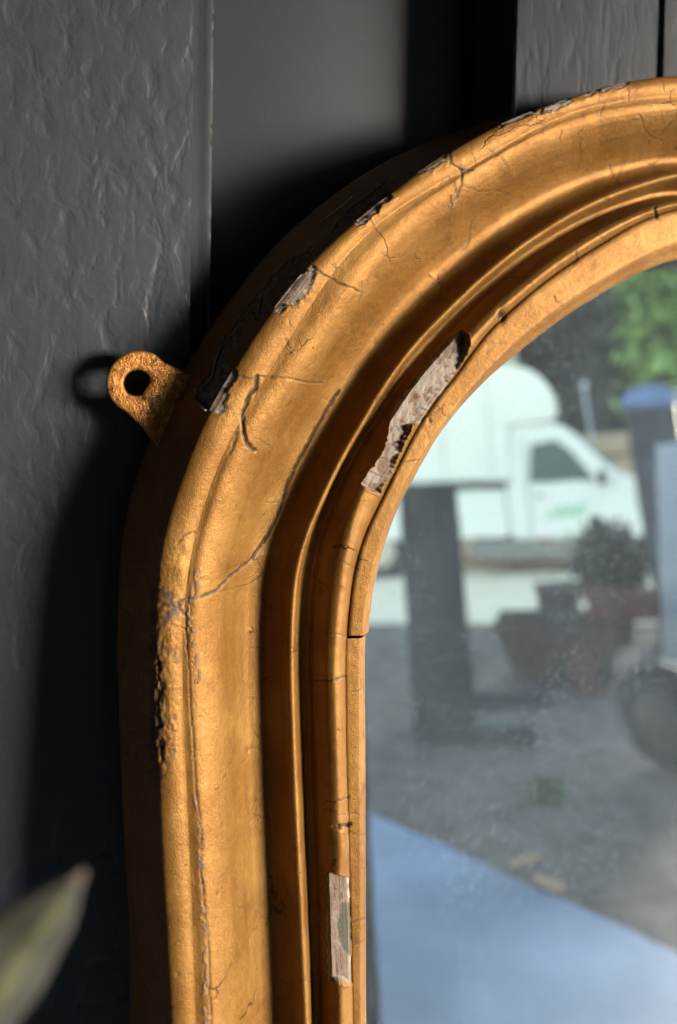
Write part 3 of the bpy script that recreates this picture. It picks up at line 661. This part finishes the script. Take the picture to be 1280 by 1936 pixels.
dr = MB().prism([(X(992), Z(1018)), (X(1108), Z(1018)), (X(1115), Z(930)), (X(992), Z(930))], -.06, -.045, .006).build('door', WHITE, V_)
MB().box(X(1000), X(1016), -.045, -.03, Z(948), Z(943)).build('handle', GREYP, dr)
MB().prism([(X(1012), Z(988)), (X(1085), Z(985)), (X(1095), Z(962)), (X(1040), Z(968))], -.044, -.036).build('door_print', GREENP, V_)
for xs in (640, 740, 840, 930): MB().box(X(xs), X(xs + 1.2), .0, .006, Z(918), Z(704)).build('panel_seam', GREYP, V_)
MB().box(X(560), X(960), .0, .02, Z(920), Z(914)).build('rub_rail', GREYP, V_)
MB().box(X(990), X(991.5), -.05, -.04, Z(1018), Z(840)).build('door_seam', GREYP, V_)
MB().box(X(1118), X(1132), -.02, .14, Z(930), Z(905), .02).build('wing_mirror', BLACK, V_)
MB().prism([(X(1180), Z(965)), (X(1208), Z(968)), (X(1203), Z(942)), (X(1186), Z(945))], -.35, -.05).build('headlight', LAMPC, V_)
MB().box(X(1010), X(1020), -.05, -.035, Z(1026), Z(1021)).build('marker_lamp', REDP, V_)
for xx in (1140, 700):
    for yy in (-.28, -1.8):
        MB().lathe([(.40, 0), (.42, .01), (.42, .03), (.40, .035)], 28, (X(xx), yy + (.17 if yy > -1 else -.02), .36), 'y').build('wheel_arch', BLACK, V_, True) if yy > -1 else None
        wv = MB().lathe([(.2, 0), (.335, .02), (.34, .1), (.335, .19), (.2, .21)], 28, (X(xx), yy, .34), 'y').build('wheel', BLACK, V_, True)
        MB().lathe([(.02, -.012), (.2, -.01), (.2, .22)], 20, (X(xx), yy, .34), 'y').build('rim', STEEL, wv)

DARK = mat('dark_slate_paint', (.035, .045, .06), .5, noise=.3, scale=6)
o, k = place('panel_stand', 842, 1404, 'dark blue-grey upright panel on two long feet, seen in the mirror', 'stand')
X = lambda px: (px - 842) * k
MB().box(X(783), X(903), -.08, .0, .02, 480 * k * .98, .01).build('panel', DARK, o)
MB().box(X(790), X(1012), -.02, .06, .0, .085, .006).build('foot', DARK, o); MB().box(X(790), X(1066), -.62, -.54, .0, .085, .006).build('foot', DARK, o)
MB().box(X(795), X(815), -.56, .0, .0, .05, .004).build('crossbar', DARK, o)

BLUE = mat('blue_cover', (.16, .24, .46), .5, noise=.2, scale=8)
o, k = place('storage_cabinet', 1312, 1240, 'tall dark cabinet under a blue cover at the right edge of the glass', 'cabinet')
X = lambda px: (px - 1262) * k; Z = lambda py: (1240 - py) * k
MB().prism([(X(1206), 0), (X(1292), 0), (X(1296), Z(770)), (X(1196), Z(770))], -.5, 0, .02).build('body', DARK, o)
MB().prism([(X(1190), Z(775)), (X(1302), Z(775)), (X(1302), Z(748)), (X(1285), Z(733)), (X(1230), Z(730)), (X(1195), Z(745))], -.53, .03, .02).build('cover', BLUE, o)
PALE = mat('pale_blue_board', (.55, .60, .72), .5, noise=.08, scale=5)
o, k = place('leaning_board', 1350, 1290, 'pale blue-white board standing before the dark cabinet, seen in the mirror', 'board')
X = lambda px: (px - 1290) * k; Z = lambda py: (1290 - py) * k
MB().prism([(X(1200), 0), (X(1300), 0), (X(1300), Z(850)), (X(1246), Z(850))], -.03, 0, .006).build('sheet', PALE, o)
MB().prism([(X(1284), 0), (X(1300), 0), (X(1300), Z(850)), (X(1284), Z(850))], .0, .02, .004).build('batten', PALE, o)

POT = mat('dark_clay_pot', (.09, .075, .065), .8, noise=.25, scale=15); TROUGH = mat('brown_trough', (.085, .06, .048), .85, noise=.3, scale=12)
BRICK = mat('red_brick', (.14, .058, .042), .85, noise=.3, scale=25, bump=.003, bscale=60); SOIL = mat('dark_soil', (.03, .022, .016), .95, noise=.3, scale=30)
def leaf_cloud(n, rad, size, flat=1.0, seed=1, core=.35):
    r = np.random.default_rng(seed); V, Fc = [], []
    lobes = r.normal(size=(14, 3)); lobes /= np.linalg.norm(lobes, axis=1)[:, None]; lobes *= (np.array(rad) * r.uniform(.35, .75, (14, 1)))
    for i in range(n):
        c = lobes[r.integers(14)] + r.normal(size=3) * np.array(rad) * .27
        a = r.normal(size=3); a /= np.linalg.norm(a); b = np.cross(a, r.normal(size=3)); b /= np.linalg.norm(b) + 1e-9; s = size * r.uniform(.6, 1.4); j = len(V)
        V += [c - a * s, c + b * s * .45, c + a * s, c - b * s * .45]; Fc.append([j, j + 1, j + 2, j + 3])
    return V, Fc
LEAFD = mat('dark_shrub_leaf', (.035, .045, .03), .6, noise=.4, scale=3); LEAFG = mat('bright_leaf', (.20, .33, .09), .5, noise=.5, scale=2); LEAFN = mat('dark_conifer_leaf', (.045, .06, .05), .7, noise=.4, scale=1.5)
BARK = mat('bark', (.09, .065, .05), .9, noise=.3, scale=20)
for m_ in (LEAFG,):
    b_ = m_.node_tree.nodes['Principled BSDF']; b_.inputs['Subsurface Weight'].default_value = 0.0
o, k = place('clipped_shrub', 1166, 1215, 'dark rounded shrub in a pot, seen in the mirror before the van', 'shrub')
MB().lathe([(30 * k, 0), (42 * k, 60 * k), (46 * k, 62 * k), (46 * k, 70 * k), (38 * k, 70 * k)], 24).build('pot', POT, o, True)
vv, ff = leaf_cloud(2600, (58 * k, 58 * k, 72 * k), .045, seed=3); vv = [v + np.array([0, 0, 138 * k]) for v in vv]; mesh_obj('foliage', vv, ff, LEAFD, o)
MB().tube([(0, 0, 60 * k), (0, 0, 150 * k)], .02).build('stem', BARK, o)
o, k = place('round_tub', 1062, 1180, 'small brown tub standing behind the long trough, seen in the mirror', 'tub')
MB().lathe([(34 * k, 0), (42 * k, 62 * k), (46 * k, 64 * k), (46 * k, 70 * k), (40 * k, 70 * k), (38 * k, 62 * k)], 28).build('wall', POT, o, True); MB().lathe([(38 * k, 60 * k), (1e-3, 64 * k)], 24).build('soil', SOIL, o)
o, k = place('planter_trough', 1060, 1300, 'long brown planter trough with sloping ends, seen in the mirror', 'planter')
MB().prism([(-75 * k, 0), (95 * k, 0), (120 * k, 112 * k), (-118 * k, 112 * k)], -.45, 0, .02).build('wall', TROUGH, o); MB().box(-108 * k, 110 * k, -.41, -.04, 112 * k, 116 * k).build('soil', SOIL, o)
for (bx, by, lab, tz) in ((1150, 1215, 'red brick lying flat on the trough, left of its pair, seen in the mirror', .0), (1218, 1212, 'red brick lying flat beside the shrub pot, seen in the mirror', 0), (1105, 1292, 'red brick leaning upright against the trough, seen in the mirror', 1)):
    p, dist = ground_hit(bx, 1300, 0); k = dist / F
    ob_ = MB().box(-34 * k, 34 * k, -.05, .06, 0, 50 * k, .006) if not tz else MB().box(-24 * k, 24 * k, 0, .07, 0, 66 * k, .006)
    b_ = ob_.build('brick', BRICK); ang = math.atan2((p - P0)[0], -(p - P0)[1]); b_.location = (p[0] + .03, p[1] + .04, (112 * k + .03) if not tz else 0.0); b_.rotation_euler = (0, 0, ang); tag(b_, lab, 'brick', 'loose red bricks by the planters')
    if tz: b_.location = (p[0] - .05, p[1] + .12, 0)
o, k = place('rubber_tyre', 1272, 1450, 'dark rubber wheel with a pale rim lying at the right edge of the glass', 'wheel', turn=.5)
tb = MB(); R_ = 92 * k; 
tb.lathe([(R_ * .55, 0), (R_ * .95, .01), (R_, .06), (R_ * .95, .12), (R_ * .55, .13)], 30, (0, -.06, R_), 'y').build('tyre', BLACK, o, True)
MB().lathe([(.01, -.01), (R_ * .5, 0), (R_ * .52, .14), (.01, .15)], 24, (0, -.07, R_), 'y').build('rim', POT, o, True)

FENCE = mat('weathered_fence_wood', (.50, .38, .27), .85, noise=.2, scale=6, stretch=(1, 1, 8))
o, k = place('timber_fence', 1130, 1030, 'pale timber fence of horizontal boards behind the van, seen in the mirror', 'fence')
Zf = lambda py: (1030 - py) * k
for i in range(9):
    z = Zf(825) - i * .19 * 2.0; 
    if z - .3 < 0: break
    MB().box(-9, 9, -.02, 0, z - .33, z, .005).build('board', FENCE, o)
for i in range(7): MB().box(-9 + i * 3, -8.9 + i * 3, 0.0, .08, 0, Zf(820), .005).build('post', FENCE, o)
HOUSE = mat('beige_render', (.55, .47, .38), .85, noise=.08, scale=3)
o, k = place('beige_house', 900, 1010, 'beige rendered house wall behind the white van, seen in the mirror', 'house')
MB().box(-9, (1008 - 900) * k, -6, 0, 0, 7.5).build('wall', HOUSE, o); MB().prism([(-9.4, 7.5), ((1008 - 900) * k + .3, 7.5), ((1008 - 900) * k - 2, 9.6), (-7, 9.6)], -6.3, .3).build('roof', DARK, o)
def tree(px, py, label, m_, rad, hc, n, size, seed, name='garden_tree'):
    o, k = place(name, px, py, label, 'tree', group='trees beyond the fence')
    vv, ff = leaf_cloud(n, rad, size, seed=seed); mesh_obj('crown', [v + np.array([0, 0, hc]) for v in vv], ff, m_, o)
    MB().tube([(0, 0, 0), (.1, 0, hc * .5), (0, .1, hc)], [.22, .16, .06]).build('trunk', BARK, o); return o
tree(1140, 985, 'dark evergreen tree behind the van roof, seen in the mirror', LEAFN, (2.6, 2, 5.2), 4.6, 9000, .22, 5)
tree(1235, 975, 'dark evergreen tree nearest the bright green one, seen in the mirror', LEAFN, (2.2, 2, 5.6), 4.6, 8000, .22, 6)
tree(1050, 972, 'tall dark evergreen tree partly behind the house, seen in the mirror', LEAFN, (2.4, 2, 6), 5.6, 8000, .22, 8)
tree(1322, 1010, 'bright green leafy tree at the right edge of the glass', LEAFG, (.95, 1.0, 2.9), 4.2, 5000, .16, 9)
o, k = place('slim_post', 1143, 1040, 'slim pale post with a round cap in front of the fence, seen in the mirror', 'post')
MB().tube([(0, .3, 0), (0, .3, (1040 - 735) * k)], .02).build('shaft', PALE, o); MB().lathe([(.03, 0), (.06, .05), (.03, .10)], 14, (0, .3, (1040 - 738) * k)).build('cap', PALE, o, True)
WEED = mat('weed_leaf', (.05, .14, .05), .7); DRY = mat('dry_leaf', (.45, .33, .22), .8)
o, k = place('weed_tuft', 1030, 1512, 'small green weed growing in the gravel, seen in the mirror', 'weed')
vv, ff = leaf_cloud(60, (.10, .08, .03), .04, seed=21); mesh_obj('leaves', [v + np.array([0, 0, .04]) for v in vv], ff, WEED, o); MB().tube([(0, 0, 0), (0, 0, .06)], .006).build('stem', WEED, o)
for i, (px, py, lab) in enumerate(((990, 1632, 'larger dry leaf lying by the paving edge, seen in the mirror'), (1038, 1672, 'smaller dry leaf on the paving edge, seen in the mirror'))):
    p, dist = ground_hit(px, py, .055); q_ = MB(); 
    q_.v = [(-.07, 0, 0), (-.02, .035, .012), (.05, .02, .004), (.08, 0, .015), (.04, -.03, .006), (-.03, -.03, .0)]; q_.v += [(a_, b_, c_ + .002) for a_, b_, c_ in q_.v]; q_.f = [[5, 4, 3, 2, 1, 0], [6, 7, 8, 9, 10, 11]] + [[j, (j + 1) % 6, 6 + (j + 1) % 6, 6 + j] for j in range(6)]
    lf = q_.build('dry_leaf', DRY); lf.location = p; lf.rotation_euler = (0, 0, i * 1.3); tag(lf, lab, 'leaf', 'dry leaves by the paving')

# ------------------------------------------------------------------ plant close to the lens, low on the left
def leaf_material():
    m = bpy.data.materials.new('variegated_leaf'); m.use_nodes = True; g = N(m); b = m.node_tree.nodes['Principled BSDF']; uv = g.new('UVMap').outputs[0]
    sp = g.new('SeparateXYZ'); g.link(uv, sp.inputs[0]); d = g.math('ABSOLUTE', g.math('SUBTRACT', sp.outputs[1], .5))
    c = g.mix(g.rng(d, .02, .16), (.046, .048, .018), (.018, .019, .014)); c = g.mix(g.rng(g.noise(uv, 5, 4), .4, .7), c, (.014, .015, .011)); c = g.mix(g.rng(sp.outputs[0], .90, .99), c, (.07, .055, .042))
    g.link(c, b.inputs['Base Color']); b.inputs['Roughness'].default_value = .55; return m
LEAFM = leaf_material()
plant = tag(empty('potted_plant', (0, 0, 0)), 'blurred olive-green pointed leaf of a tall plant close to the lens', 'plant')
def leaf(base, tip, width, fold, side, name='leaf'):
    base, tip = np.array(base, float), np.array(tip, float); ax = tip - base; side = np.array(side, float); side -= ax * (side @ ax) / (ax @ ax); side /= np.linalg.norm(side); nn = np.cross(ax / np.linalg.norm(ax), side)
    V, Fc, UVs = [], [], []; n, m_ = 22, 8
    for i in range(n + 1):
        t = i / n; wd_ = width * (math.sin(math.pi * min(1, t * .86 + .12)) ** .75) * (1 - t ** 9) + .0004
        for j in range(m_ + 1):
            u = j / m_ * 2 - 1; V.append(base + ax * t + side * u * wd_ + nn * (fold * abs(u) * wd_ - .10 * np.linalg.norm(ax) * (t - .5) ** 2 + .04 * wd_ * math.sin(t * 22 + u))); UVs.append((t, j / m_))
    for i in range(n):
        for j in range(m_): a_ = i * (m_ + 1) + j; Fc.append([a_, a_ + 1, a_ + m_ + 2, a_ + m_ + 1])
    o = mesh_obj(name, V, Fc, LEAFM, plant, True); uvl = o.data.uv_layers.new(name='UVMap')
    for lp in o.data.loops: uvl.data[lp.index].uv = UVs[lp.vertex_index]
    md = o.modifiers.new('thickness', 'SOLIDIFY'); md.thickness = .0008; return o
def cam_pt(px, py, z): return CAM + ray(px, py) * z
tip = cam_pt(158, 1640, .155); bse = cam_pt(-150, 2120, .147)
leaf(bse, tip, .0098, .45, RGT * .85 + UP * .5 + FWD * .35)
stem0 = np.array([bse[0] - .03, bse[1] - .005, .30]); stemtop = bse + np.array([-.01, 0, -.02])
MB().tube([stem0, stem0 * .5 + stemtop * .5 + np.array([-.015, 0, 0]), stemtop, bse], [.009, .007, .005, .003]).build('stem', WEED, plant, True)
for i in range(7):
    t = i / 7; b0 = stem0 * (1 - t) + stemtop * t - np.array([.008, 0, 0]); a_ = 2.2 + i * 1.05
    leaf(b0, b0 + np.array([math.cos(a_) * .10 - .05, math.sin(a_) * .06 - .02, .07]), .016, .4, (math.sin(a_), -math.cos(a_), .2))
MB().lathe([(.09, 0), (.125, .26), (.135, .262), (.135, .29), (.12, .29), (.118, .26)], 32, (stem0[0], stem0[1], .05)).build('pot', POT, plant, True)
MB().lathe([(.118, .30), (.001, .305)], 24, (stem0[0], stem0[1], .0)).build('soil', SOIL, plant)
